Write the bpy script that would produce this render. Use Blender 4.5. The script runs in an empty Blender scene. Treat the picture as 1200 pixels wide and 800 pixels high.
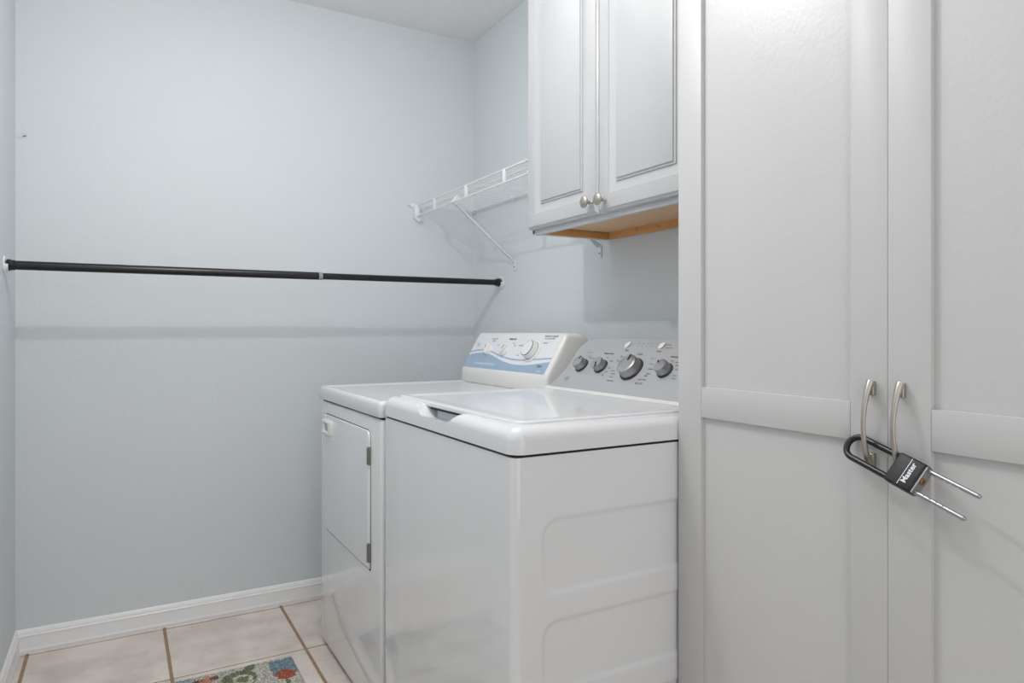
import bpy, bmesh, math, random
from mathutils import Vector, Matrix
import mathutils.noise as mnoise
random.seed(4)
S = bpy.context.scene
COL = S.collection
R = math.radians

# ------------------------------------------------------------------ camera
CAM_H = 1.101
cd = bpy.data.cameras.new('camera'); cam = bpy.data.objects.new('camera', cd); COL.objects.link(cam)
cam.location = (0, 0, CAM_H)
cam.rotation_euler = (R(90), 0, R(-29.7))
cd.sensor_width = 36; cd.lens = 36 * 808 / 1200
cd.shift_y = -13 / 1200
cd.clip_start = .02
S.camera = cam

# ------------------------------------------------------------------ world, lights, exposure
w = bpy.data.worlds.new('world'); S.world = w; w.use_nodes = True
bg = w.node_tree.nodes['Background']; bg.inputs[0].default_value = (1.0, .985, .965, 1); bg.inputs[1].default_value = .2
def area(name, loc, rot, sx, sy, power, color=(1, 1, 1), shape='RECTANGLE'):
    l = bpy.data.lights.new(name, 'AREA'); l.shape = shape; l.size = sx; l.size_y = sy; l.energy = power; l.color = color
    o = bpy.data.objects.new(name, l); COL.objects.link(o); o.location = loc; o.rotation_euler = rot; return o
def point(name, loc, rad, power, color=(1, 1, 1)):
    l = bpy.data.lights.new(name, 'POINT'); l.shadow_soft_size = rad; l.energy = power; l.color = color
    o = bpy.data.objects.new(name, l); COL.objects.link(o); o.location = loc; return o
point('ceiling_bulb', (.25, 1.45, 2.200), .018, 15.5, (1, .985, .97))
area('ceiling_fill', (.45, 1.45, 2.42), (0, 0, 0), .8, 1.4, 6.5, (1, .985, .97))  # unseen soft fill added overhead to brighten the room, not a real fixture
area('doorway_light', (.30, -.5, 1.93), (R(82), 0, R(-12)), .07, .12, 3.0, (1, .985, .97))
area('rear_fill', (.40, -.9, .95), (R(90), 0, R(-8)), 1.2, 1.5, 7.0, (1, .985, .965))  # broad fill added low behind the camera to even out the brightness
S.view_settings.view_transform = 'Standard'; S.view_settings.look = 'None'
S.view_settings.gamma = 1; S.view_settings.exposure = 0.07
S.view_settings.use_curve_mapping = False

# ------------------------------------------------------------------ helpers: objects
ORG = {}
def tag(o, label=None, cat=None, group=None, kind=None):
    if label: o['label'] = label
    if cat: o['category'] = cat
    if group: o['group'] = group
    if kind: o['kind'] = kind
    return o
def thing(name, label, cat, loc=(0, 0, 0), group=None):
    o = bpy.data.objects.new(name, None); COL.objects.link(o); o.location = loc
    o.empty_display_size = .05
    ORG[o.name] = Vector(loc)
    return tag(o, label, cat, group)
def obj(name, bm, mats, parent=None, smooth=35, label=None, origin=None):
    """bm holds world coordinates; the object is placed relative to its parent"""
    porg = ORG[parent.name] if parent else Vector((0, 0, 0))
    org = Vector(origin) if origin is not None else (porg if parent else Vector((0, 0, 0)))
    if isinstance(bm, bpy.types.Mesh):
        me = bm; me.transform(Matrix.Translation(-org))
    else:
        bmesh.ops.translate(bm, verts=bm.verts, vec=-org)
        me = bpy.data.meshes.new(name); bm.to_mesh(me); bm.free()
    if not isinstance(mats, (list, tuple)): mats = [mats]
    if len(me.materials): me.materials.clear()
    for m in mats: me.materials.append(m)
    if smooth:
        me.shade_smooth(); me.set_sharp_from_angle(angle=R(smooth))
    o = bpy.data.objects.new(name, me); COL.objects.link(o)
    if parent: o.parent = parent
    o.location = org - porg
    ORG[o.name] = org
    if label: o['label'] = label
    return o
def box(bm, x0, x1, y0, y1, z0, z1, bev=0, seg=2, mat=0, M=None):
    g = bmesh.ops.create_cube(bm, size=1)
    vs = g['verts']
    for v in vs:
        v.co = Vector(((x0 + x1) / 2 + v.co.x * (x1 - x0), (y0 + y1) / 2 + v.co.y * (y1 - y0), (z0 + z1) / 2 + v.co.z * (z1 - z0)))
    faces = list({f for v in vs for f in v.link_faces})
    for f in faces: f.material_index = mat
    if bev:
        es = list({e for v in vs for e in v.link_edges})
        r = bmesh.ops.bevel(bm, geom=es, offset=bev, segments=seg, profile=.5, affect='EDGES', clamp_overlap=True)
        vs = list({v for f in r['faces'] for v in f.verts} | {v for v in vs if v.is_valid})
        for f in r['faces']: f.material_index = mat
    if M is not None:
        for v in vs: v.co = M @ v.co
    return vs
def B(*a, **k):
    bm = bmesh.new(); box(bm, *a, **k); return bm
def basis(ax):
    a = Vector(ax).normalized()
    t = Vector((0, 0, 1)) if abs(a.z) < .9 else Vector((0, 1, 0))
    u = a.cross(t).normalized(); v = a.cross(u).normalized()
    return a, u, v
def tube(bm, pts, r, n=10, closed=False, cap=True, mat=0, rad=None, up=None):
    """sweep a circle (radius r, or rad(i)->(ru,rv)) along pts"""
    pts = [Vector(p) for p in pts]; N = len(pts); rings = []
    prev = None
    for i, p in enumerate(pts):
        if closed: d = pts[(i + 1) % N] - pts[i - 1]
        else: d = pts[min(i + 1, N - 1)] - pts[max(i - 1, 0)]
        d.normalize()
        if prev is None:
            if up is not None: u = (Vector(up) - d * Vector(up).dot(d)).normalized()
            else: u = basis(d)[1]
        else: u = (prev - d * prev.dot(d)).normalized()
        prev = u; v = d.cross(u)
        ru, rv = rad(i) if rad else (r, r)
        rings.append([bm.verts.new(p + u * math.cos(2 * math.pi * k / n) * ru + v * math.sin(2 * math.pi * k / n) * rv) for k in range(n)])
    m = N if closed else N - 1
    for i in range(m):
        a, b = rings[i], rings[(i + 1) % N]
        for k in range(n):
            f = bm.faces.new((a[k], a[(k + 1) % n], b[(k + 1) % n], b[k])); f.material_index = mat
    if cap and not closed:
        bm.faces.new(rings[0][::-1]).material_index = mat; bm.faces.new(rings[-1]).material_index = mat
    return rings
def lathe(bm, o, ax, prof, n=32, mat=0, matf=None, shape=None):
    """prof: (distance along ax, radius); shape(angle)->factor"""
    a, u, v = basis(ax); o = Vector(o); rings = []
    for d, r in prof:
        if r < 1e-6: rings.append([bm.verts.new(o + a * d)])
        else: rings.append([bm.verts.new(o + a * d + (u * math.cos(t) + v * math.sin(t)) * r * (shape(t, d) if shape else 1)) for t in [2 * math.pi * k / n for k in range(n)]])
    for i in range(len(rings) - 1):
        p, q = rings[i], rings[i + 1]
        mi = matf(i) if matf else mat
        for k in range(n):
            if len(p) == 1 and len(q) == 1: continue
            if len(p) == 1: f = bm.faces.new((p[0], q[(k + 1) % n], q[k]))
            elif len(q) == 1: f = bm.faces.new((p[k], p[(k + 1) % n], q[0]))
            else: f = bm.faces.new((p[k], p[(k + 1) % n], q[(k + 1) % n], q[k]))
            f.material_index = mi
    bmesh.ops.recalc_face_normals(bm, faces=bm.faces)
def prism(bm, poly, a, b, mat=0):
    """poly = list of Vectors, extruded from offset a to offset b (Vectors)"""
    lo = [bm.verts.new(Vector(p) + a) for p in poly]; hi = [bm.verts.new(Vector(p) + b) for p in poly]
    n = len(poly); fs = [bm.faces.new(lo[::-1]), bm.faces.new(hi)]
    for i in range(n): fs.append(bm.faces.new((lo[i], lo[(i + 1) % n], hi[(i + 1) % n], hi[i])))
    for f in fs: f.material_index = mat
    bmesh.ops.recalc_face_normals(bm, faces=fs)
    return fs
def grid(bm, nu, nv, fn, mat=0):
    V = [[bm.verts.new(fn(i / nu, j / nv)) for j in range(nv + 1)] for i in range(nu + 1)]
    for i in range(nu):
        for j in range(nv):
            bm.faces.new((V[i][j], V[i + 1][j], V[i + 1][j + 1], V[i][j + 1])).material_index = mat
    return V
def text_into(bm, s, size, o, ux, uy, center=True, bold=0.0, mat=0, depth=0.0, shear=0.0):
    c = bpy.data.curves.new('t', 'FONT'); c.body = s; c.size = size; c.offset = bold; c.extrude = depth; c.shear = shear
    c.align_x = 'CENTER' if center else 'LEFT'; c.align_y = 'CENTER'; c.resolution_u = 2
    t = bpy.data.objects.new('t', c); COL.objects.link(t)
    bpy.context.view_layer.update()
    me = bpy.data.meshes.new_from_object(t.evaluated_get(bpy.context.evaluated_depsgraph_get()))
    bpy.data.objects.remove(t); bpy.data.curves.remove(c)
    ux = Vector(ux).normalized(); uy = Vector(uy).normalized(); nz = ux.cross(uy)
    M = Matrix.Translation(Vector(o)) @ Matrix((ux, uy, nz)).transposed().to_4x4()
    me.transform(M)
    n0 = len(bm.faces); bm.from_mesh(me); bm.faces.ensure_lookup_table()
    for f in bm.faces[n0:]: f.material_index = mat
    bpy.data.meshes.remove(me)

# ------------------------------------------------------------------ helpers: materials
def srgb(r, g, b):
    f = lambda c: (c / 255 / 12.92) if c / 255 <= .04045 else ((c / 255 + .055) / 1.055) ** 2.4
    return (f(r), f(g), f(b), 1)
def material(name, col, rough=.5, metal=0, spec=.5, coat=0, bump=None, mottle=None, aniso=0, coat_rough=.05, sss=0):
    """bump=(scale, strength, detail[, stretch xyz]); mottle=(scale, second colour, lo, hi)"""
    m = bpy.data.materials.new(name); m.use_nodes = True; nt = m.node_tree; p = nt.nodes['Principled BSDF']
    p.inputs['Base Color'].default_value = col; p.inputs['Roughness'].default_value = rough; p.inputs['Metallic'].default_value = metal
    p.inputs['Specular IOR Level'].default_value = spec; p.inputs['Coat Weight'].default_value = coat; p.inputs['Coat Roughness'].default_value = coat_rough
    p.inputs['Anisotropic'].default_value = aniso
    g = nt.nodes.new('ShaderNodeNewGeometry')
    def noise(scale, detail, stretch=(1, 1, 1), rough_=.5):
        mp = nt.nodes.new('ShaderNodeMapping'); mp.inputs['Scale'].default_value = stretch
        nt.links.new(g.outputs['Position'], mp.inputs['Vector'])
        n = nt.nodes.new('ShaderNodeTexNoise'); n.inputs['Scale'].default_value = scale; n.inputs['Detail'].default_value = detail
        n.inputs['Roughness'].default_value = rough_
        nt.links.new(mp.outputs[0], n.inputs['Vector']); return n
    if bump:
        n = noise(bump[0], bump[2], bump[3] if len(bump) > 3 else (1, 1, 1))
        b = nt.nodes.new('ShaderNodeBump'); b.inputs['Strength'].default_value = bump[1]; b.inputs['Distance'].default_value = .004
        nt.links.new(n.outputs[0], b.inputs['Height']); nt.links.new(b.outputs[0], p.inputs['Normal'])
        if coat: nt.links.new(b.outputs[0], p.inputs['Coat Normal'])
    if mottle:
        n = noise(mottle[0], 6, mottle[4] if len(mottle) > 4 else (1, 1, 1), .6)
        mr = nt.nodes.new('ShaderNodeMapRange'); mr.inputs[1].default_value = mottle[2]; mr.inputs[2].default_value = mottle[3]
        mx = nt.nodes.new('ShaderNodeMix'); mx.data_type = 'RGBA'
        mx.inputs[6].default_value = col; mx.inputs[7].default_value = mottle[1]
        nt.links.new(n.outputs[0], mr.inputs[0]); nt.links.new(mr.outputs[0], mx.inputs[0]); nt.links.new(mx.outputs[2], p.inputs['Base Color'])
    return m
M_wall = material('wall_paint_pale_blue', srgb(218, 223.5, 227), .6, spec=.3, bump=(70, .16, 3), mottle=(1.3, srgb(216.5, 222, 225.5), .3, .7))
M_ceil = material('ceiling_texture_paint', srgb(243, 243, 242), .8, spec=.2, bump=(95, .9, 3))
M_base = material('baseboard_white', srgb(243, 243, 244), .35)
M_tile = material('ceramic_tile_beige', srgb(234, 224, 216), .32, mottle=(7, srgb(208, 195, 185), .38, .68), bump=(30, .05, 4))
M_grout = material('grout_brown', srgb(176, 146, 120), .9, mottle=(40, srgb(150, 122, 98), .3, .7))
M_enam = material('white_enamel', srgb(233, 234, 236), .13, spec=.5, coat=.7, coat_rough=.02, bump=(2.6, .035, 1))
M_top = material('white_glossy_top', srgb(230, 231, 234), .24, spec=.5, coat=.5, coat_rough=.03)
M_plast = material('white_plastic', srgb(232, 232, 230), .3, spec=.5)
M_dark = material('dark_gap', srgb(38, 38, 40), .8)
M_greyin = material('grey_plastic_inside', srgb(184, 191, 197), .5)
M_silver = material('silver_panel_film', srgb(182, 184, 188), .38, metal=.25, spec=.5, bump=(160, .02, 2, (1, .1, 1)))
M_chrome = material('satin_chrome', srgb(196, 196, 198), .26, metal=1, aniso=.4)
M_chromeside = material('brushed_knob_side', srgb(160, 160, 162), .4, metal=.9, bump=(300, .15, 2, (1, 1, 1)))
M_black = material('black_rubber', srgb(28, 28, 31), .45)
M_mark = material('dark_print', srgb(100, 102, 108), .6)
M_markblue = material('blue_print', srgb(150, 172, 196), .6)
M_blue = material('console_blue_print', srgb(156, 179, 203), .4)
M_blueline = material('console_blue_line', srgb(160, 178, 204), .4)
M_decal = material('console_white_print', srgb(229, 231, 236), .4)
M_whiteprint = material('white_print', srgb(226, 232, 238), .5)
M_cab = material('cabinet_white_thermofoil', srgb(190, 191, 193), .33, spec=.5, bump=(240, .03, 2))
M_pantry = material('pantry_white_smooth', srgb(202, 202, 202), .42, spec=.45, bump=(180, .03, 2))
M_pantry_panel = material('pantry_white_embossed', srgb(205, 205, 205), .36, spec=.5, bump=(120, .10, 2, (1, 1.1, .8)))
M_wood = material('raw_plywood', srgb(222, 170, 112), .55, mottle=(14, srgb(205, 150, 94), .3, .7, (.4, .4, 6)))
M_wooduf = material('raw_plywood_bottom', srgb(226, 190, 150), .5, mottle=(10, srgb(216, 176, 132), .3, .7, (5, .5, 1)))
M_nickel = material('brushed_nickel', srgb(186, 180, 172), .42, metal=1, aniso=.2)
M_hinge = material('hinge_steel', srgb(128, 125, 118), .4, metal=.35)
M_rod = material('black_rod_paint', srgb(17, 20, 23), .28, spec=.5)
M_cup = material('white_cup_plastic', srgb(238, 240, 244), .35)
M_clear = material('grey_ring_plastic', srgb(150, 152, 156), .35)
M_wire = material('white_epoxy_wire', srgb(232, 234, 236), .35)
M_lockb = material('black_vinyl', srgb(24, 24, 27), .45, bump=(400, .12, 2))
M_lockbar = material('black_shackle_sleeve', srgb(24, 24, 26), .28)
M_steel = material('bright_steel', srgb(176, 177, 180), .3, metal=1)
M_plate = material('lock_plate_steel', srgb(160, 160, 160), .38, metal=.9)
M_brass = material('brass_keyway', srgb(176, 140, 92), .35, metal=1)
M_scuff = material('scuff_grey', srgb(208, 213, 216), .7)
M_glass = material('lamp_glass', srgb(245, 245, 240), .4)

# ------------------------------------------------------------------ structure
XL, XR, YB, YF, ZC = -.305, 1.43, 2.87, -.45, 2.435
def struct(name, bm, m, smooth=0):
    o = obj(name, bm, m, None, smooth); o['kind'] = 'structure'; return o
struct('wall_back', B(XL - .1, XR + .1, YB, YB + .1, -.12, ZC + .1), M_wall)
wl = struct('wall_left', B(XL - .1, XL, YF, YB, -.12, ZC + .1), M_wall)
struct('wall_right', B(XR, XR + .1, YF, YB, -.12, ZC + .1), M_wall)
struct('ceiling', B(XL, XR, YF, YB, ZC, ZC + .1), M_ceil)
fl = struct('floor', B(XL, XR, YF, YB, -.12, -.003), M_grout)
PX, GR = .4167, .0105
x0g, y0g = .1464, 2.428          # grout crossing
tile_me = None
for i in range(-2, 4):
    for j in range(-9, 2):
        ax, bx = x0g + i * PX + GR / 2, x0g + (i + 1) * PX - GR / 2
        ay, by = y0g + j * PX + GR / 2, y0g + (j + 1) * PX - GR / 2
        ax, bx, ay, by = max(ax, XL), min(bx, XR), max(ay, YF), min(by, YB)
        if bx - ax < .012 or by - ay < .012: continue
        dz = random.uniform(-.0004, .0004)
        obj('tile', B(ax, bx, ay, by, -.012, dz, bev=.0016, seg=1), M_tile, fl, 0)
def baseboard(name, p0, p1, inward, ext=0):
    """profiled board from p0 to p1 (xy), inward = unit vector into the room"""
    prof = [(0, 0), (.015, 0), (.015, .012), (.0135, .015), (.0122, .020), (.0118, .055), (.0128, .057), (.0128, .061), (.0095, .064), (.0092, .069), (.006, .076), (.003, .080), (0, .081)]
    bm = bmesh.new(); inw = Vector((*inward, 0)); p0 = Vector((*p0, 0)); p1 = Vector((*p1, 0))
    poly = [p0 + inw * d + Vector((0, 0, z)) for d, z in prof]
    prism(bm, poly, Vector((0, 0, 0)), p1 - p0)
    return struct(name, bm, M_base, 25)
baseboard('baseboard_back', (XL, YB), (XR, YB), (0, -1))
baseboard('baseboard_left', (XL, YF), (XL, YB), (1, 0))
# faint scuff on the back wall
bm = bmesh.new()
for (x, z, rx, rz) in [(-.281, 1.768, .010, .006), (-.276, 1.762, .008, .004), (-.294, 1.757, .012, .004)]:
    c = [bm.verts.new((x + math.cos(t) * rx * (1 + .3 * math.sin(3 * t)), YB - .0006, z + math.sin(t) * rz)) for t in [k * math.pi / 6 for k in range(12)]]
    bm.faces.new(c)
obj('scuff_mark', bm, M_scuff, bpy.data.objects['wall_back'], 0)

# ------------------------------------------------------------------ washing machine (top loader)
def rrect_sd(px, pz, cx, cz, hx, hz, r):
    qx, qz = abs(px - cx) - hx + r, abs(pz - cz) - hz + r
    return math.hypot(max(qx, 0), max(qz, 0)) + min(max(qx, qz), 0) - r
WX, WY0, WY1 = .625, 1.090, 1.797
wash = thing('washing_machine', 'white top-loading washing machine with silver control panel, beside the tall cabinet', 'washing machine', (.98, 1.4435, 0))
def washer_body():
    bm = bmesh.new(); r = .016; XB = 1.30
    path = []   # (x,y,nx,ny)
    path.append((XB, WY1, 0, 1)); path.append((.9, WY1, 0, 1))
    for k in range(7):
        t = math.pi / 2 * k / 6
        path.append((WX + r - math.sin(t) * r, WY1 - r + math.cos(t) * r, -math.sin(t), math.cos(t)))
    for k in range(1, 6): path.append((WX, WY1 - r + (WY0 - WY1 + 2 * r) * k / 6, -1, 0))
    for k in range(7):
        t = math.pi / 2 * k / 6
        path.append((WX + r - math.cos(t) * r, WY0 + r - math.sin(t) * r, -math.cos(t), -math.sin(t)))
    n = 150
    side0 = len(path)
    for k in range(1, n + 1): path.append((WX + r + (XB - WX - r) * k / n, WY0, 0, -1))
    zs = [.02 + (.8665 - .02) * k / 200 for k in range(201)]
    recs = [(.6752, .0715), (.487, .067), (.300, .067), (.12, .06)]
    rows = []
    for z in zs:
        row = []
        for i, (x, y, nx, ny) in enumerate(path):
            if i >= side0:
                d = 1
                for cz, hz in recs: d = min(d, rrect_sd(x, z, .96, cz, .272, hz, .034))
                t = max(0, min(1, (.002 - d) / .009)); s = t * t * (3 - 2 * t)
                y = y + .0038 * s
            row.append(bm.verts.new((x, y, z)))
        rows.append(row)
    N = len(path)
    for a in range(200):
        for i in range(N):
            j = (i + 1) % N
            bm.faces.new((rows[a][i], rows[a][j], rows[a + 1][j], rows[a + 1][i]))
    bm.faces.new(rows[-1]); bm.faces.new(rows[0][::-1])
    bmesh.ops.recalc_face_normals(bm, faces=bm.faces)
    return bm
obj('cabinet_body', washer_body(), M_enam, wash, 50)
obj('base_frame', B(WX + .02, 1.28, WY0 + .03, WY1 - .02, .0, .022), M_dark, wash)
obj('top_gasket', B(WX + .006, 1.29, WY0 + .006, WY1 - .006, .8655, .8735), M_dark, wash)
def washer_top():
    x0, x1, y0, y1, z0, z1 = .622, 1.16, 1.0865, 1.8005, .872, .9235
    bm = bmesh.new()
    g = bmesh.ops.create_cube(bm, size=1)
    for v in g['verts']:
        v.co = Vector(((x0 + x1) / 2 + v.co.x * (x1 - x0), (y0 + y1) / 2 + v.co.y * (y1 - y0), (z0 + z1) / 2 + v.co.z * (z1 - z0)))
    ve = [e for e in bm.edges if abs(e.verts[0].co.z - e.verts[1].co.z) > .01 and e.verts[0].co.x < .7]
    bmesh.ops.bevel(bm, geom=ve, offset=.03, segments=8, profile=.5, affect='EDGES')
    te = [e for e in bm.edges if e.verts[0].co.z > z1 - 1e-4 and e.verts[1].co.z > z1 - 1e-4]
    bmesh.ops.bevel(bm, geom=te, offset=.027, segments=8, profile=.5, affect='EDGES')
    me = bpy.data.meshes.new('a'); bm.to_mesh(me); bm.free()
    a = bpy.data.objects.new('a', me); COL.objects.link(a)
    # cutters: finger scoop at the front, and shallow well under the lid
    bm = bmesh.new()
    cy_, hy = 1.452, .135
    prof = []
    for k in range(25):
        t = k / 24; y = cy_ - hy + 2 * hy * t
        s = min(1, min(t, 1 - t) / .24); s = s * s * (3 - 2 * s)
        prof.append((y, .926 - .035 * s))
    # cut extruded in x with a floor that rises towards the front
    lo = []; hi = []
    for x, lift in [(.60, .010), (.625, .008), (.640, .002), (.66, 0), (.712, 0)]:
        lo.append([bm.verts.new((x, y, min(.9262, z + lift * (1 if z < .925 else 0)))) for y, z in prof])
        hi.append([bm.verts.new((x, y, .96)) for y, z in prof])
    for a_ in range(4):
        for i in range(24):
            bm.faces.new((lo[a_][i], lo[a_][i + 1], lo[a_ + 1][i + 1], lo[a_ + 1][i]))
            bm.faces.new((hi[a_][i], hi[a_ + 1][i], hi[a_ + 1][i + 1], hi[a_][i + 1]))
        for i, rev in ((0, 0), (24, 1)):
            q = (lo[a_][i], lo[a_ + 1][i], hi[a_ + 1][i], hi[a_][i]); bm.faces.new(q[::-1] if rev else q)
    for a_ in (0, 4):
        for i in range(24):
            bm.faces.new((lo[a_][i], hi[a_][i], hi[a_][i + 1], lo[a_][i + 1]))
    bmesh.ops.recalc_face_normals(bm, faces=bm.faces)
    me2 = bpy.data.meshes.new('b'); bm.to_mesh(me2); bm.free()
    b = bpy.data.objects.new('b', me2); COL.objects.link(b)
    md = a.modifiers.new('m', 'BOOLEAN'); md.operation = 'DIFFERENCE'; md.object = b; md.solver = 'EXACT'
    bpy.context.view_layer.update()
    out = bpy.data.meshes.new_from_object(a.evaluated_get(bpy.context.evaluated_depsgraph_get()))
    bpy.data.objects.remove(a); bpy.data.objects.remove(b)
    return out
obj('top_cover', washer_top(), M_top, wash, 32)
def rr_outline(x0, x1, y0, y1, r, n=8, rb=None):
    pts = []
    rb = r if rb is None else rb
    for cx, cy, a0, rr in ((x0 + r, y0 + r, 180, r), (x1 - rb, y0 + rb, 270, rb), (x1 - rb, y1 - rb, 0, rb), (x0 + r, y1 - r, 90, r)):
        for k in range(n + 1):
            t = R(a0 + 90 * k / n); pts.append((cx + rr * math.cos(t), cy + rr * math.sin(t)))
    return pts
def slab_rings(rings, mat=0, cap_top=True, cap_bot=True):
    bm = bmesh.new(); prev = None; first = None
    for pts, z in rings:
        vs = [bm.verts.new((x, y, z)) for x, y in pts]
        if prev:
            n = len(vs)
            for k in range(n): bm.faces.new((prev[k], prev[(k + 1) % n], vs[(k + 1) % n], vs[k])).material_index = mat
        else: first = vs
        prev = vs
    if cap_top: bm.faces.new(prev)
    if cap_bot: bm.faces.new(first[::-1])
    bmesh.ops.recalc_face_normals(bm, faces=bm.faces)
    return bm
def rr(x0, x1, y0, y1, r, ins, rb=.01): return rr_outline(x0 + ins, x1 - ins, y0 + ins, y1 - ins, max(.004, r - ins), 8, max(.003, rb - ins))
L = (.652, 1.118, 1.116, 1.771)
obj('lid', slab_rings([(rr(*L, .032, .004), .916), (rr(*L, .032, 0), .9185), (rr(*L, .032, 0), .9265), (rr(*L, .032, .002), .9282), (rr(*L, .032, .006), .9288),
                       (rr(*L, .032, .022), .9284), (rr(*L, .032, .034), .9262), (rr(*L, .032, .06), .9256)]), M_top, wash, 60)
obj('lid_painted_shadow', B(.6545, .662, 1.352, 1.545, .9118, .9164), M_dark, wash, 0)  # dark strip standing in for the shadow under the lid's front edge
obj('finger_recess', B(.664, .70, 1.365, 1.525, .889, .9155), M_greyin, wash, 0)
# console
CW = Vector((0.66349, 0, 0.74818)); CN = Vector((-0.74818, 0, 0.66349)); CO = Vector((1.139, 0, .928))
def cp(y, wv, off=0): return CO + CW * wv + CN * off + Vector((0, y, 0))
left = [(1.7745, -0.0044), (1.7628, 0.0178), (1.7521, 0.0414), (1.7466, 0.0719), (1.7450, 0.1046), (1.7505, 0.1458), (1.7504, 0.1658), (1.7414, 0.1800), (1.7263, 0.1877), (1.6984, 0.1912), (1.6138, 0.1942)]
full = left + [(1.4435, 0.1948)] + [(2 * 1.4435 - y, wv) for y, wv in left[::-1]]
def inset(poly, d):
    n = len(poly); out = []
    for i in range(n):
        p, q, s = Vector(poly[i - 1]), Vector(poly[i]), Vector(poly[(i + 1) % n])
        e1 = (q - p).normalized(); e2 = (s - q).normalized()
        n1 = Vector((e1.y, -e1.x)); n2 = Vector((e2.y, -e2.x)); b = n1 + n2
        b = b / max(.25, b.dot(n1)) if b.length > 1e-6 else n1
        out.append(tuple(q + b * d))
    return out
def smooth_poly(poly, it=1, keep=(0, -1)):
    for _ in range(it):
        out = [poly[0]]
        for a, b in zip(poly[:-1], poly[1:]):
            out.append((a[0] * .75 + b[0] * .25, a[1] * .75 + b[1] * .25)); out.append((a[0] * .25 + b[0] * .75, a[1] * .25 + b[1] * .75))
        out.append(poly[-1]); poly = out
    return poly
full = smooth_poly(full, 2)
def console():
    bm = bmesh.new()
    a0 = [cp(y, wv, 0) for y, wv in inset(full, .0045)]; a1 = [cp(y, wv, .0) for y, wv in inset(full, .0015)]
    a1b = [cp(y, wv, -.003) for y, wv in full]
    back = [Vector((min(1.345, cp(y, wv).x + .045 + .10 * max(0, 1 - wv / .18)), y, cp(y, wv).z - .004)) for y, wv in full]
    rings = [[bm.verts.new(p) for p in r] for r in (a0, a1, a1b, back)]
    n = len(full)
    for r0, r1 in zip(rings[:-1], rings[1:]):
        for k in range(n): bm.faces.new((r0[k], r0[(k + 1) % n], r1[(k + 1) % n], r1[k]))
    bm.faces.new(rings[0]); bm.faces.new(rings[-1][::-1])
    bmesh.ops.recalc_face_normals(bm, faces=bm.faces)
    return bm
con = obj('control_console', console(), M_plast, wash, 40)
bm = bmesh.new()
prism(bm, [cp(y, wv, 0) for y, wv in inset(full, .0035)], CN * -.001, CN * .0007)
pan = obj('silver_panel', bm, M_silver, con, 20)
# white ledge in front of the console
bm = bmesh.new()
sec = [(1.10, .916), (1.112, .9235), (1.122, .925), (1.134, .9265), (1.1395, .932), (1.15, .934), (1.16, .91), (1.10, .91)]
prism(bm, [Vector((x, 0, z)) for x, z in sec], Vector((0, 1.100, 0)), Vector((0, 1.787, 0)))
obj('console_ledge', bm, M_plast, wash, 40)
obj('console_backing', B(1.15, 1.30, 1.11, 1.775, .87, .935), M_plast, wash)
def knob(y, wv, r, h, mark=None):
    o = cp(y, wv, .0007)
    bm = bmesh.new()
    prof = [(0, r * 1.13), (.0035, r * 1.13), (.0045, r * 1.02), (.0055, r), (h - .003, r * .93), (h - .0008, r * .90), (h, r * .86), (h + .0002, r * .5), (h + .0002, 0)]
    mf = lambda i: 1 if i < 3 else (2 if i < 5 else 0)
    lathe(bm, o, CN, prof, 48, matf=mf)
    k = obj('control_knob', bm, [M_chrome, M_black, M_chromeside], con, 40)
    if mark:
        a, ln, wd = mark
        d = (Vector((0, -math.cos(a), 0)) + CW * math.sin(a)).normalized(); d = (Vector((0, -1, 0)) * math.cos(a) + CW * math.sin(a))
        s = CN.cross(d)
        bm = bmesh.new(); c = o + d * (r * .86 - ln / 2)
        M = Matrix((d, s, CN)).transposed().to_4x4(); M = Matrix.Translation(c + CN * h) @ M
        box(bm, -ln / 2, ln / 2 + r * .05, -wd / 2, wd / 2, -.0015, .0009, M=M)
        obj('pointer_mark', bm, M_black, con, 0)
    return k
knob(1.6802, 0.0902, .0205, .024, (R(75), .010, .0035))
knob(1.5875, 0.0914, .0205, .024, (R(-62), .016, .004))
knob(1.4510, 0.0902, .0330, .027, (R(95), .017, .006))
knob(1.3227, 0.0937, .0205, .026, (R(140), .008, .004))
# crescent push buttons
for y in (1.5343, 1.3939):
    bm = bmesh.new(); lathe(bm, cp(y, 0.1746, .0007), CN, [(0, .0115), (.0018, .0115), (.0026, .0105), (.0026, 0)], 32)
    bt = obj('push_button', bm, M_plast, con, 40)
    bm = bmesh.new()
    outer = []; inner = []
    for k in range(13):
        t = R(-80 + 130 * k / 12); d = Vector((0, -1, 0)) * math.cos(t) + CW * math.sin(t)
        th_ = .0024 * math.sin(math.pi * k / 12) + .0002
        c = cp(y, 0.1746, 0); outer.append(c + d * .0112); inner.append(c + d * (.0112 - th_))
    prism(bm, outer + inner[::-1], CN * .001, CN * .0037); obj('crescent', bm, M_mark, con, 0)
# round emblem
bm = bmesh.new()
tube(bm, [cp(1.7114, 0.0374, .001) + (Vector((0, -1, 0)) * math.cos(t) + CW * math.sin(t)) * .0115 for t in [2 * math.pi * k / 32 for k in range(32)]], .0007, 6, closed=True)
lathe(bm, cp(1.7114, 0.0374, .0007), CN, [(0, .0098), (.0005, .0098), (.0005, 0)], 28)
em = obj('emblem', bm, [M_silver], con, 40)
bm = bmesh.new(); text_into(bm, 'GE', .013, cp(1.7114, 0.0374, .0016), (0, -1, 0), CW, shear=.3)
obj('emblem_lettering', bm, M_mark, con, 0)
def lab(s, y, wv, size=.0062, mat=0, bold=.00015):
    bm = bmesh.new(); text_into(bm, s, size, cp(y, wv, .0012), (0, -1, 0), CW, bold=bold)
    obj('caption', bm, M_markblue if mat else M_mark, con, 0)
lab('Load Size', 1.6865, 0.1422, .0078, 1)
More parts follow.
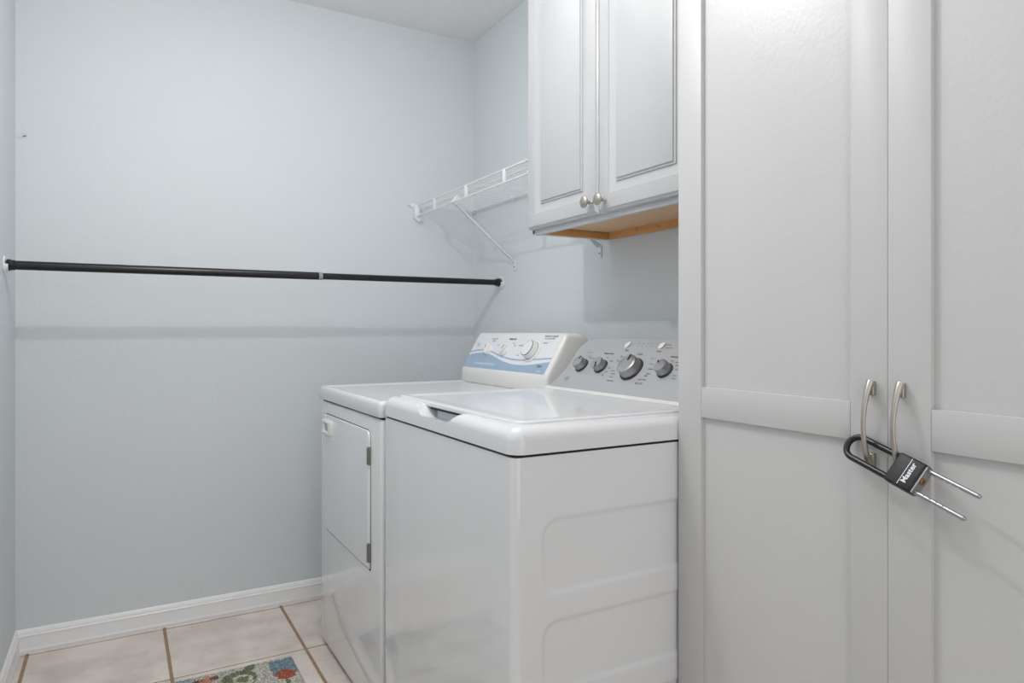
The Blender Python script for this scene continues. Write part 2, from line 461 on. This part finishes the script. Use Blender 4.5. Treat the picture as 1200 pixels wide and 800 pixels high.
lab('Temperature', 1.5932, 0.1413, .0088, bold=.0003); lab('Start', 1.5229, 0.1552, .0080, bold=.0003); lab('Cycles', 1.4586, 0.1440, .0088, bold=.0003)
lab('Signal', 1.3913, 0.1558, .0080, bold=.0003); lab('Options', 1.3222, 0.1402, .0088, bold=.0003)
for y in (1.4924, 1.4734, 1.4549, 1.4387, 1.4185): lab('o', y, 0.1735, .006); lab('Fill', y, 0.1817, .0045)
lab('•', 1.5157, 0.1745, .008); lab('Lid locked', 1.3713, 0.1794, .0052); lab('Hold to clear', 1.3635, 0.1687, .0052)
for s, y, wv in [('Small', 1.6749, 0.1260), ('Tap Cold', 1.6572, 0.1202), ('Hot', 1.5865, 0.1258), ('Warm', 1.5591, 0.1137), ('Cool', 1.5477, 0.0891), ('Cold', 1.5494, 0.0747), ('Tap', 1.5560, 0.0635),
                 ('Bulky', 1.5267, 0.1322), ('Heavy', 1.5304, 0.1163), ('Colors', 1.5235, 0.0806), ('Normal', 1.5146, 0.0705), ('Casual', 1.5142, 0.0594), ('Active Wear', 1.5079, 0.0464),
                 ('Soak', 1.3981, 0.1304), ('Power', 1.3885, 0.1127), ('Delicates', 1.3802, 0.0960), ('Speed', 1.3763, 0.0806), ('Wash', 1.3805, 0.0731), ('Drain & Spin', 1.3851, 0.0600), ('Rinse + Spin', 1.3890, 0.0470),
                 ('Off', 1.3203, 0.1259), ('Extra', 1.2990, 0.1225), ('Rinse', 1.2927, 0.1133), ('Soft', 1.2859, 0.0994), ('Both', 1.2790, 0.0811), ('Deep', 1.2769, 0.0719)]:
    lab(s, y, wv, .0060)

# ------------------------------------------------------------------ dryer
DX, DY0, DY1 = .625, 1.822, 2.466
dry = thing('tumble_dryer', 'white front-loading tumble dryer with blue wave control panel, against the blue wall', 'dryer', (1.0, 2.144, 0))
bm = bmesh.new(); box(bm, DX, 1.385, DY0, DY1, .013, .8545, bev=.009, seg=4)
obj('cabinet_body', bm, M_enam, dry, 50)
obj('base_frame', B(DX + .022, 1.36, DY0 + .02, DY1 - .018, 0, .016), M_dark, dry)
obj('top_gasket', B(DX + .007, 1.37, DY0 + .006, DY1 - .006, .852, .863), M_dark, dry)
T = (.620, 1.395, 1.8195, 2.4685)
obj('top_cover', slab_rings([(rr(*T, .014, .001, .014), .8605), (rr(*T, .014, 0, .014), .862), (rr(*T, .014, 0, .014), .894), (rr(*T, .014, .002, .014), .900), (rr(*T, .014, .006, .014), .9045), (rr(*T, .014, .011, .014), .906),
                            (rr(*T, .014, .016, .014), .905), (rr(*T, .014, .030, .014), .9015), (rr(*T, .014, .05, .014), .901)]), M_top, dry, 60)
# door: slab with rounded upper corners, a dark gap round it
def door_outline(d):
    y0, y1, z0, z1, r = 1.9115 - d, 2.4095 + d, .4175 - d, .8135 + d, .022 + d
    pts = []
    for cy, cz, a0, rr_ in ((y0 + .006, z0 + .006, 180, .006 + d), (y1 - .006, z0 + .006, 270, .006 + d), (y1 - r, z1 - r, 0, r), (y0 + r, z1 - r, 90, r)):
        for k in range(7):
            t = R(a0 + 15 * k); pts.append((cy + rr_ * math.cos(t), cz + rr_ * math.sin(t)))
    return pts
bm = bmesh.new(); prism(bm, [Vector((0, y, z)) for y, z in door_outline(.0022)], Vector((DX + .004, 0, 0)), Vector((DX - .0006, 0, 0))); obj('door_gap', bm, M_dark, dry, 0)
bm = bmesh.new()
rings = []
for d, x in ((0, DX + .003), (0, DX - .0035), (-.0015, DX - .0055), (-.004, DX - .006)):
    rings.append([bm.verts.new((x, y, z)) for y, z in door_outline(d)])
for a, b in zip(rings[:-1], rings[1:]):
    n = len(a)
    for k in range(n): bm.faces.new((a[k], a[(k + 1) % n], b[(k + 1) % n], b[k]))
bm.faces.new(rings[-1]); bmesh.ops.recalc_face_normals(bm, faces=bm.faces)
door = obj('door', bm, M_enam, dry, 40)
for z0, z1 in ((.7165, .7685), (.4385, .4935)):
    bm = bmesh.new(); box(bm, DX - .0075, DX - .001, 1.9075, 1.9205, z0, z1, bev=.0008, seg=1)
    for k in range(5):
        a = z0 + .002 + (z1 - z0 - .004) * k / 5; b = a + (z1 - z0 - .004) / 5 - .0012
        tube(bm, [(DX - .008, 1.913, a), (DX - .008, 1.913, b)], .0034, 10)
    for z in (z0 + .013, z1 - .013): lathe(bm, (DX - .0074, 1.9185, z), (-1, 0, 0), [(0, .0022), (.0012, .0018), (.0012, 0)], 10)
    obj('hinge', bm, M_hinge, dry, 40)
# pull handle: white raised frame round a grey cup
bm = bmesh.new()
hx = DX - .0058
def rrz(y0, y1, z0, z1, r, n=5):
    return [(cy + r * math.cos(R(a0 + 90 * k / n)), cz + r * math.sin(R(a0 + 90 * k / n))) for cy, cz, a0 in ((y0 + r, z0 + r, 180), (y1 - r, z0 + r, 270), (y1 - r, z1 - r, 0), (y0 + r, z1 - r, 90)) for k in range(n + 1)]
seq = [(rrz(2.292, 2.398, .7445, .7975, .010), hx), (rrz(2.292, 2.398, .7445, .7975, .010), hx - .008), (rrz(2.295, 2.395, .7475, .7945, .008), hx - .0105),
       (rrz(2.318, 2.382, .7545, .7875, .006), hx - .0105), (rrz(2.323, 2.378, .7575, .7850, .005), hx - .002)]
rs = [[bm.verts.new((x, y, z)) for y, z in pts] for pts, x in seq]
for a, b in zip(rs[:-1], rs[1:]):
    n = len(a)
    for k in range(n): bm.faces.new((a[k], a[(k + 1) % n], b[(k + 1) % n], b[k]))
bm.faces.new(rs[-1]).material_index = 1
bmesh.ops.recalc_face_normals(bm, faces=bm.faces)
obj('door_pull', bm, [M_plast, M_greyin], door, 40)
# console
DW = Vector((.50962, 0, .8604)); DN = Vector((-.8604, 0, .50962)); DO = Vector((1.173, 0, .957))
def dp(y, wv, off=0): return DO + DW * wv + DN * off + Vector((0, y, 0))
bm = bmesh.new()
sec = [(1.176, .902), (1.1715, .912), (1.1705, .945), (1.173, .957)] + [(1.173 + (1.247 - 1.173) * t, .957 + (1.0815 - .957) * t) for t in (.33, .66, 1)] + \
      [(1.2505, 1.0865), (1.256, 1.0905), (1.264, 1.0920), (1.30, 1.0915), (1.322, 1.088), (1.338, 1.078), (1.348, 1.06), (1.352, .902)]
ys = [(1.838, .020), (1.8385, .013), (1.840, .008), (1.8440, .0035), (1.849, .001), (1.856, 0), (2.15, 0), (2.447, 0), (2.4515, .0012), (2.4545, .004), (2.456, .009)]
cxm, czm = 1.27, .99
rows = []
for y, ins in ys:
    row = []
    for x, z in sec:
        dx, dz = x - cxm, z - czm; row.append(bm.verts.new((x - (ins if dx > 0 else -ins) * min(1, abs(dx) / .06), y, z - (ins if dz > 0 else 0) * min(1, abs(dz) / .06))))
    rows.append(row)
m = len(sec)
for a, b in zip(rows[:-1], rows[1:]):
    for k in range(m): bm.faces.new((a[k], a[(k + 1) % m], b[(k + 1) % m], b[k]))
bm.faces.new(rows[0]); bm.faces.new(rows[-1][::-1]); bmesh.ops.recalc_face_normals(bm, faces=bm.faces)
dcon = obj('control_console', bm, M_plast, dry, 50)
bm = bmesh.new()
prism(bm, [dp(2.4485, .0035), dp(1.8545, .0035), dp(1.8545, .1435), dp(2.4485, .1435)], DN * -.0005, DN * .0004)
obj('printed_panel', bm, M_decal, dcon, 0)
def interp(pts, y):
    pts = sorted(pts)
    for (a, u), (b, v) in zip(pts[:-1], pts[1:]):
        if a <= y <= b:
            t = (y - a) / (b - a); t = t * t * (3 - 2 * t) * .35 + t * .65
            return u + (v - u) * t
    return pts[0][1] if y < pts[0][0] else pts[-1][1]
bt = [(2.4673, .0532), (2.383, .0665), (2.3224, .069), (2.2638, .0615), (2.1704, .0409), (2.0831, .0298), (1.9962, .0300), (1.8988, .0428), (1.8541, .0508)]
lt = [(2.4634, .0679), (2.3779, .0801), (2.33, .081), (2.2787, .0760), (2.1853, .0571), (2.0996, .0483), (2.0126, .0490), (1.9113, .0582), (1.8541, .0631)]
N = 60; yy = [1.8555 + (2.4475 - 1.8555) * k / N for k in range(N + 1)]
def smo(pts, y): return sum(interp(pts, y + d) for d in (-.03, -.015, 0, .015, .03)) / 5
bm = bmesh.new()
prism(bm, [dp(y, .0035) for y in yy] + [dp(y, smo(bt, y)) for y in yy[::-1]], DN * .0002, DN * .0007)
obj('blue_wave', bm, M_blue, dcon, 0)
bm = bmesh.new()
prism(bm, [dp(y, smo(lt, y) - .0028) for y in yy] + [dp(y, smo(lt, y) + .0028) for y in yy[::-1]], DN * .0002, DN * .0007)
obj('blue_line', bm, M_blueline, dcon, 0)
# two small selector knobs and the timer dial
def blade_knob(y, wv, a, r, ln):
    bm = bmesh.new(); o = dp(y, wv, .0004)
    lathe(bm, o, DN, [(0, r), (.003, r), (.006, r * .93), (.0075, r * .8), (.0078, 0)], 32)
    d = Vector((0, -1, 0)) * math.cos(a) + DW * math.sin(a); s = DN.cross(d)
    M = Matrix.Translation(o) @ Matrix((d, s, DN)).transposed().to_4x4()
    box(bm, -ln, ln, -.0075, .0075, 0, .019, bev=.004, seg=3, M=M)
    k = obj('selector_knob', bm, M_plast, dcon, 50)
    bm = bmesh.new(); box(bm, 0, ln * .8, -.0018, .0018, .0185, .0197, M=M)
    obj('pointer_mark', bm, M_mark, dcon, 0)
blade_knob(2.3050, .0800, R(100), .021, .021)
blade_knob(2.1770, .0820, R(60), .021, .020)
bm = bmesh.new(); o = dp(1.9870, .0840, .0004)
lathe(bm, o, DN, [(0, .041), (.004, .0405), (.006, .038), (.006, .034), (.006, .0335), (.0065, .0325), (.026, .0300), (.0285, .0285), (.0285, .0272), (.0268, .0262), (.0262, 0)], 56,
      matf=lambda i: 1 if i in (3, 4) else (0))
obj('timer_dial', bm, [M_plast, M_mark], dcon, 40)
bm = bmesh.new()
tube(bm, [o + DN * .0278 + (Vector((0, -1, 0)) * math.cos(t) + DW * math.sin(t)) * .0290 for t in [R(-140 + 215 * k / 40) for k in range(41)]], .0013, 6)
obj('dial_rim', bm, M_mark, dcon, 40)
def dl(s, y, wv, size=.0075, mat=0, bold=.0001, sh=0):
    bm = bmesh.new(); text_into(bm, s, size, dp(y, wv, .0010), (0, -1, 0), DW, bold=bold, shear=sh)
    obj('caption', bm, M_whiteprint if mat else M_mark, dcon, 0)
dl('END OF CYCLE', 2.2984, .1293, .0070); dl('SIGNAL', 2.2984, .1200, .0065); dl('TEMPERATURE', 2.1646, .1297, .0080, bold=.0004)
dl('DRYER', 2.4066, .0980, .0075); dl('heavy duty', 2.4130, .1075, .006); dl('MORE DRY  LESS DRY', 1.9170, .1440, .0085, bold=.0002); dl('AUTO CYCLES TIMED', 1.9230, .1345, .0065)
dl('COTTONS', 2.0858, .1047, .0070); dl('OFF', 2.25, .105, .0065); dl('LOW', 2.125, .103, .0065); dl('HIGH', 2.14, .112, .0065); dl('DELICATE', 1.935, .118, .006); dl('COOL', 2.075, .066, .006)
dl('EXTRA LARGE CAPACITY PLUS', 2.285, .0230, .0115, 1, .0003, .25); dl('SERIES', 1.9052, .0306, .0105, 0, .0003, .2); dl('DRYER', 1.8960, .0125, .0075, 1)

# ------------------------------------------------------------------ upper wall cabinet
uc = thing('wall_cabinet', 'white raised-panel two-door wall cabinet with bare wood underside, above the washing machine', 'cabinet', (1.27, 1.487, 1.398))
UY0, UY1, UZ0, UZ1 = 1.120, 1.853, 1.3985, 2.172
bm = bmesh.new()
box(bm, 1.131, 1.425, UY1 - .013, UY1, UZ0 + .004, UZ1); box(bm, 1.131, 1.425, UY0, UY0 + .013, UZ0 + .004, UZ1)
box(bm, 1.131, 1.425, UY0, UY1, UZ1 - .013, UZ1)
obj('carcass', bm, M_cab, uc, 0)
obj('face_frame', B(1.131, 1.148, UY0, UY1 - .004, UZ0, UZ1 - .001, bev=.0015, seg=2), M_cab, uc)
obj('bottom_panel', B(1.148, 1.412, UY0 + .013, UY1 - .026, 1.4245, 1.434), M_wooduf, uc, 0)
obj('side_rail', B(1.148, 1.424, UY1 - .027, UY1 - .0135, UZ0 + .0045, 1.4235, bev=.0006, seg=1), M_wood, uc, 0)
hr = obj('hanging_rail', B(1.411, 1.4255, UY0 + .013, UY1 - .0275, UZ0 + .004, 1.434, bev=.0006, seg=1), M_wood, uc, 0)
for y, z in ((1.684, 1.4165), (1.5845, 1.4140)):
    bm = bmesh.new(); lathe(bm, (1.4112, y, z), (-1, 0, 0), [(0, .0045), (.0008, .0045), (.0010, .003), (-.0002, .0025), (-.0002, 0)], 14); obj('screw_hole', bm, M_hinge, hr, 40)
def raised_door(y0, y1, z0, z1):
    xf, xb = 1.110, 1.1305
    bm = bmesh.new()
    prof = [(.0, xb - xf), (0, .011), (.0015, .0075), (.006, .005), (.0065, .003), (.0085, .0008), (.011, 0), (.047, 0), (.0485, .0025), (.052, .0036), (.061, .0072), (.0705, .0085), (.0730, .0085), (.0738, .0050), (.0790, .0046), (.0798, .0012), (.0825, 0)]
    rings = []
    for d, dx in prof:
        rings.append([bm.verts.new((xf + dx, y, z)) for y, z in ((y0 + d, z0 + d), (y1 - d, z0 + d), (y1 - d, z1 - d), (y0 + d, z1 - d))])
    for a, b in zip(rings[:-1], rings[1:]):
        for k in range(4): bm.faces.new((a[k], a[(k + 1) % 4], b[(k + 1) % 4], b[k]))
    bm.faces.new(rings[-1]); bm.faces.new(rings[0][::-1]); bmesh.ops.recalc_face_normals(bm, faces=bm.faces)
    return bm
for (a, b, ky, kz) in ((1.4895, 1.8535, 1.513, 1.446), (1.1200, 1.4865, 1.453, 1.444)):
    d = obj('door', raised_door(a, b, 1.4135, 2.168), M_cab, uc, 28)
    bm = bmesh.new()
    lathe(bm, (1.110, ky, kz), (-1, 0, 0), [(0, .0085), (.002, .0085), (.0035, .0065), (.006, .0050), (.014, .0050), (.018, .0075), (.0205, .0120), (.0222, .0150), (.0245, .0165), (.0270, .0160), (.0295, .0125), (.0312, .0070), (.0318, 0)], 32)
    obj('knob', bm, M_nickel, d, 60)

# ------------------------------------------------------------------ tall cabinet
tc = thing('tall_cabinet', 'tall white two-door storage cabinet with flat framed doors, nearest on the right', 'cabinet', (1.225, .63, 0))
TX, TY0, TY1, TZ1 = 1.020, .176, 1.0836, 2.13
bm = bmesh.new(); box(bm, TX + .0205, XR - .003, TY0 + .001, TY1 - .0005, .09, TZ1 + .001, bev=.0008, seg=1); box(bm, TX + .075, XR - .005, TY0 + .002, TY1 - .002, 0, .091)
obj('carcass', bm, M_pantry, tc, 0)
def pull(y):
    bm = bmesh.new(); pts = []; n = 28
    zt, zb = 1.0215, .8895
    for k in range(n + 1):
        t = k / n; z = zt + (zb - zt) * t
        pts.append((TX - .0065 - .0195 * math.sin(math.pi * t) ** .8, y, z))
    def rad(i):
        t = i / n; e = abs(2 * t - 1)
        return (.0032 + .0025 * e ** 2.5, .0036 + .0026 * e ** 2.5)
    tube(bm, pts, .004, 14, rad=rad, up=(1, 0, 0))
    for z0, z1 in ((1.000, 1.0228), (.8882, .911)):
        box(bm, TX - .0085, TX + .001, y - .0052, y + .0052, z0, z1, bev=.0022, seg=3)
    return bm
for side, (a, b, hy) in enumerate(((.6308, TY1, .6535), (TY0, .6303, .6065))):
    z0, z1, sw = .095, TZ1, .0645
    p = obj('door', B(TX + .009, TX + .019, a + .03, b - .03, z0 + .03, z1 - .03), M_pantry_panel, tc, 0)
    obj('stile', B(TX, TX + .0195, b - sw, b, z0, z1, bev=.0009, seg=2), M_pantry, p)
    obj('stile', B(TX, TX + .0195, a, a + sw - .003, z0, z1, bev=.0009, seg=2), M_pantry, p)
    for r0, r1 in ((z0, z0 + .075), (.9262, .9868), (z1 - .075, z1)):
        obj('rail', B(TX + .0001, TX + .0192, a + sw - .0024, b - sw - .0004, r0, r1, bev=.0007, seg=2), M_pantry, p)
    obj('bow_handle', pull(hy), M_nickel, p, 50, label='brushed nickel bow handle')

# ------------------------------------------------------------------ padlock through the two handles
A = Vector((-.14206, -.95304, -.26745)).normalized()
P0 = Vector((1.0100, .6386, .9246)); Wv = Vector((-.0160, .0107, -.02962))
Wv = Wv - A * Wv.dot(A); Wn = Wv.normalized(); WL = Wv.length
Nn = Wn.cross(A).normalized()
if Nn.x > 0: Nn = -Nn
lock = thing('padlock', 'black and steel padlock with long adjustable shackle, hooked through both handles of the tall cabinet', 'padlock', P0 + Wv / 2 + A * .064)
mid = P0 + Wv / 2
# black sleeve of the shackle
r_ = WL / 2; pts = []
for k in range(6): pts.append(P0 + A * (.042 - .070 * k / 5))
for k in range(1, 16):
    t = math.pi * k / 16; pts.append(mid - A * .028 + (-Wn * math.cos(t) - A * math.sin(t)) * r_)
for k in range(6): pts.append(P0 + Wv + A * (-.028 + .070 * k / 5))
bm = bmesh.new(); tube(bm, pts, .0049, 16); obj('shackle', bm, M_lockbar, lock, 60)
LM = Matrix((A, Wn, Nn)).transposed().to_4x4(); LM = Matrix.Translation(mid + A * .064) @ LM     # local: x along A, y along W, z outward
bm = bmesh.new(); box(bm, -.0235, .0225, -.0238, .0238, -.0112, .0108, bev=.0045, seg=4, M=LM); obj('lock_body', bm, M_lockb, lock, 40)
bm = bmesh.new(); box(bm, .0215, .0238, -.0217, .0217, -.0094, .0090, bev=.0009, seg=1, M=LM)
pl = obj('end_plate', bm, M_plate, lock, 20)
bm = bmesh.new(); lathe(bm, LM @ Vector((.0236, 0, 0)), A, [(0, .0058), (.0012, .0058), (.0014, .005), (.0014, 0)], 24); kw = obj('keyway', bm, M_brass, lock, 40)
bm = bmesh.new(); box(bm, .0246, .0254, -.0030, .0030, -.0009, .0009, M=LM); obj('key_slot', bm, M_dark, lock, 0)
for s in (-1, 1):
    bm = bmesh.new(); n = 90; ns = 14; base = mid + Wn * (s * WL / 2); rings = []
    for i in range(n + 1):
        q = i / n; d = .080 + (.1635 - .080) * q
        rr0 = .0033 * (1 if q < .96 else math.sqrt(max(.05, 1 - ((q - .96) / .045) ** 2)))
        row = []
        for k in range(ns):
            t = 2 * math.pi * k / ns; c = math.cos(t); y = c * rr0; z = math.sin(t) * rr0
            if .08 < q < .70:
                dep = .0022 * max(0, math.sin(q * 2 * math.pi * 8.5)) ** .6
                y = min(y, rr0 - dep) if c > 0 else y
            row.append(bm.verts.new(base + A * d + Wn * (-s) * y + Nn * z))
        rings.append(row)
    for a, b in zip(rings[:-1], rings[1:]):
        for k in range(ns): bm.faces.new((a[k], a[(k + 1) % ns], b[(k + 1) % ns], b[k]))
    bm.faces.new(rings[0]); bm.faces.new(rings[-1][::-1]); bmesh.ops.recalc_face_normals(bm, faces=bm.faces)
    obj('notched_leg', bm, M_steel, lock, 40)
bm = bmesh.new()
box(bm, -.0003, .0006, -.0215, .0200, .0107, .0110, M=LM)
text_into(bm, 'Master', .0112, LM @ Vector((.0066, -.0010, .0110)), -Wn, -A, bold=.0003)
obj('lettering', bm, M_cup, lock, 0)

# ------------------------------------------------------------------ tension rod between the side walls
RY, RZ0, RZ1 = 2.600, 1.3015, 1.3065
def rp(x): return Vector((x, RY, RZ0 + (RZ1 - RZ0) * (x - XL) / (XR - XL)))
rod = thing('tension_rod', 'black telescoping closet rod spanning the room in front of the back wall', 'curtain rod', rp(.56))
bm = bmesh.new(); tube(bm, [rp(XL + .012), rp(.652)], .0142, 20); obj('outer_tube', bm, M_rod, rod, 50)
bm = bmesh.new(); tube(bm, [rp(.66), rp(XR - .012)], .0122, 20); obj('inner_tube', bm, M_rod, rod, 50)
bm = bmesh.new(); lathe(bm, rp(.648), (1, 0, 0), [(0, .0128), (.001, .0148), (.014, .0148), (.0155, .0125)], 24); obj('grey_collar', bm, M_clear, rod, 50)
for x, s in ((XL, 1), (XR, -1)):
    bm = bmesh.new(); o = rp(x + s * .007)
    lathe(bm, o, (s, 0, 0), [(0, .008), (0, .0172), (.002, .0180), (.010, .0180), (.0115, .0160), (.013, .0158), (.0205, .0158), (.0215, .0130)], 24); obj('end_cap', bm, M_rod, rod, 50)
    # white open wall cup
    bm = bmesh.new(); lathe(bm, rp(x), (s, 0, 0), [(.0005, 0), (.0005, .027), (.003, .0275), (.0042, .0265), (.0042, 0)], 28)
    pts = []
    for k in range(19):
        t = R(180 + 180 * k / 18); pts.append((math.cos(t) * .0215, math.sin(t) * .0215))
    pts = [(-.0215, .002)] + pts + [(.0215, .002)]
    inn = [(a * .86, b * .86) for a, b in pts]; inn[0] = (-.0185, .002); inn[-1] = (.0185, .002)
    c = rp(x)
    prism(bm, [c + Vector((0, a, b)) for a, b in pts + inn[::-1]], Vector((s * .003, 0, 0)), Vector((s * .0125, 0, 0)))
    obj('wall_cup', bm, M_cup, rod, 40)

# ------------------------------------------------------------------ wire shelf
sh = thing('wire_shelf', 'white wire shelf with ledge lip, in the corner beside the wall cabinet', 'shelf', (1.287, 2.37, 1.65))
SX, SZT, SZB, SY0, SY1 = 1.144, 1.650, 1.606, 1.875, 2.858
def line(name, a, b, r, n=8):
    bm = bmesh.new(); tube(bm, [a, b], r, n); return obj(name, bm, M_wire, sh, 50)
line('front_rail', (SX, SY0, SZT), (SX, SY1, SZT), .0032); line('front_rail', (SX, SY0, SZB), (SX, SY1, SZB), .0032)
line('long_rod', (1.19, SY0, SZT - .004), (1.19, SY1, SZT - .004), .0027)
line('long_rod', (XR - .012, SY0, SZT), (XR - .012, SY1, SZT), .0030)
# deck wires: from the wall over the rods, bent down over the lip
y = SY1 - .008; first = None
while y > SY0 + .004:
    if first is None:
        bm = bmesh.new()
        tube(bm, [(XR - .010, y, SZT + .003), (1.30, y, SZT + .003), (SX + .006, y, SZT + .003), (SX + .0015, y, SZT + .0005)], .0011, 6)
        first = obj('deck_wire', bm, M_wire, sh, 50); yf = y
    else:
        c = first.copy(); c.location.y += y - yf; COL.objects.link(c)
    y -= .0254
for yv in (2.6596, 2.3584, 2.0586):
    bm = bmesh.new(); box(bm, SX - .0036, SX + .0036, yv - .0095, yv + .0095, SZB - .002, SZT + .001, bev=.0012, seg=2); obj('lip_tie', bm, M_wire, sh, 40)
# plastic end bracket on the back wall
bm = bmesh.new()
box(bm, SX - .010, SX + .012, YB - .026, YB - .0008, SZB - .010, SZT + .004, bev=.003, seg=2)
box(bm, SX - .030, SX - .006, YB - .0045, YB - .0008, SZT - .004, SZT + .012, bev=.0015, seg=2)
lathe(bm, (SX - .030, YB - .0008, SZT + .004), (0, -1, 0), [(0, .009), (.004, .009), (.005, .007), (.005, 0)], 20)
prism(bm, [Vector((SX - .014, 0, SZB - .008)), Vector((SX + .022, 0, SZB - .008)), Vector((SX + .012, 0, SZB - .026))], Vector((0, YB - .022, 0)), Vector((0, YB - .0008, 0)))
obj('end_bracket', bm, M_cup, sh, 40)
bm = bmesh.new(); lathe(bm, (SX - .030, YB - .0055, SZT + .004), (0, -1, 0), [(0, .0032), (.0012, .0026), (.0012, 0)], 12); obj('screw', bm, M_hinge, sh, 40)
# diagonal support braces
for yb, fz in ((2.478, 1.366), (1.897, 1.366)):
    bm = bmesh.new()
    a = Vector((SX + .002, yb, SZB + .006)); b = Vector((XR - .006, yb, fz + .02)); d = (b - a); ln = d.length; d.normalize()
    s = Vector((0, 1, 0)); nrm = d.cross(s)
    M = Matrix.Translation(a) @ Matrix((d, s, nrm)).transposed().to_4x4()
    box(bm, 0, ln, -.0052, -.0040, -.005, .005, M=M); box(bm, 0, ln, .0040, .0052, -.005, .005, M=M); box(bm, 0, ln, -.0052, .0052, .0038, .0050, M=M)
    box(bm, -.004, .020, -.008, .008, -.007, .030, bev=.002, seg=1, M=M)
    box(bm, XR - .0045, XR - .0008, yb - .0095, yb + .0095, fz - .018, fz + .026, bev=.0018, seg=2)
    br = obj('support_brace', bm, M_wire, sh, 40)
    bm = bmesh.new(); lathe(bm, (XR - .0045, yb, fz - .002), (-1, 0, 0), [(0, .0038), (.0016, .0030), (.0016, 0)], 12); obj('brace_screw', bm, M_hinge, br, 40)
for yv in (2.846, 2.482, 2.15):
    bm = bmesh.new(); box(bm, XR - .020, XR - .0008, yv - .009, yv + .009, SZT - .006, SZT + .008, bev=.003, seg=2)
    tube(bm, [(XR - .012, yv, SZT - .008), (XR - .001, yv, SZT - .008)], .0055, 12); obj('wall_clip', bm, M_cup, sh, 40)

# ------------------------------------------------------------------ floor rug
rg = thing('floor_rug', 'low-pile grey floral rug with blue, red and green motifs, on the tiled floor', 'rug', (.2, 1.93, 0))
RX0, RX1, RY0, RY1 = -.105, .505, 1.47, 2.386
def ell(x, y, cx, cy, rx, ry, a=0):
    dx, dy = x - cx, y - cy; c, s = math.cos(a), math.sin(a)
    return math.hypot((dx * c + dy * s) / rx, (-dx * s + dy * c) / ry)
base_c = (190, 187, 178)
def rug_col(x, y):
    n1 = mnoise.noise(Vector((x * 55, y * 55, 1))); n2 = mnoise.noise(Vector((x * 55, y * 55, 9)))
    fx, fy = x + n1 * .007, y + n2 * .007
    best = base_c
    for (cx, cy, k) in MOT:
        dx, dy = fx - cx, fy - cy
        if abs(dx) > .16 or abs(dy) > .16: continue
        if k == 0:       # blue square with a red bloom at its lower edge and a stem
            if abs(dx) < .040 and -.055 < dy < .058: best = (126, 146, 156)
            if ell(dx, dy, -.004, -.050, .030, .034) < 1: best = (168, 98, 78)
            if abs(dx + .012 + dy * .05) < .005 and -.12 < dy < -.08: best = (120, 124, 96)
        elif k == 1:     # curled green leaf
            d = ell(dx, dy, 0, -.02, .050, .056, .4)
            if d < 1: best = (122, 126, 104)
            if abs(ell(dx, dy, .008, -.028, .027, .036, .4) - .85) < .22: best = (196, 196, 172)
            if ell(dx, dy, .034, .038, .014, .036, -.7) < 1: best = (116, 122, 100)
        elif k == 2:     # peach leaf
            if ell(dx, dy, 0, 0, .036, .024, .3) < 1: best = (190, 142, 122)
            if ell(dx, dy, -.024, -.008, .014, .020, .3) < 1: best = (122, 92, 76)
            if ell(dx, dy, .030, .006, .012, .014) < 1: best = (120, 98, 84)
        elif k == 3:     # grey blue dab
            if ell(dx, dy, 0, 0, .05, .016, .1) < 1: best = (150, 162, 166)
    return best
MOT = [(.465, 2.312, 0), (.330, 2.318, 1), (.232, 2.340, 2), (.165, 2.362, 3), (.02, 2.30, 0), (-.03, 2.16, 1), (.10, 2.13, 2), (.22, 2.16, 1), (.40, 2.06, 2), (.12, 1.98, 0), (.30, 1.93, 1), (.0, 1.86, 3), (.43, 1.82, 0), (.15, 1.76, 2), (.02, 1.66, 1), (.30, 1.66, 3), (.42, 1.58, 1), (.17, 1.56, 0)]
bm = bmesh.new(); lay = bm.loops.layers.float_color.new('pile')
nu, nv = 174, 262
def rf(u, v):
    x = RX0 + (RX1 - RX0) * u; y = RY0 + (RY1 - RY0) * v
    e = min(x - RX0, RX1 - x, y - RY0, RY1 - y); hgt = .0075 * min(1, (e + .0006) / .006) ** .5
    return (x, y, .0012 + hgt + (random.random() - .5) * .0028 * min(1, e / .004))
V = grid(bm, nu, nv, rf)
cache = {}
for f in bm.faces:
    c = f.calc_center_median(); col = rug_col(c.x, c.y); j = random.uniform(.74, 1.16)
    l_ = srgb(*[min(255, q * j) for q in col])
    for lp in f.loops: lp[lay] = (l_[0], l_[1], l_[2], 1)
mr = material('rug_pile', (1, 1, 1, 1), .95, spec=.1)
nt = mr.node_tree; at = nt.nodes.new('ShaderNodeVertexColor'); at.layer_name = 'pile'; nt.links.new(at.outputs[0], nt.nodes['Principled BSDF'].inputs['Base Color'])
obj('pile', bm, mr, rg, 0)
obj('backing', B(RX0, RX1, RY0, RY1, .0006, .0030), M_greyin, rg, 0)

# ------------------------------------------------------------------ ceiling lamp (above the frame), round the bulb
lamp = thing('ceiling_lamp', 'white ceiling lamp hanging above the room', 'lamp', (.25, 1.45, ZC))
bm = bmesh.new(); lathe(bm, (.25, 1.45, ZC), (0, 0, -1), [(0, .06), (.02, .06), (.028, .02), (.20, .012), (.212, .012), (.212, 0)], 32); obj('canopy', bm, M_cup, lamp, 40)
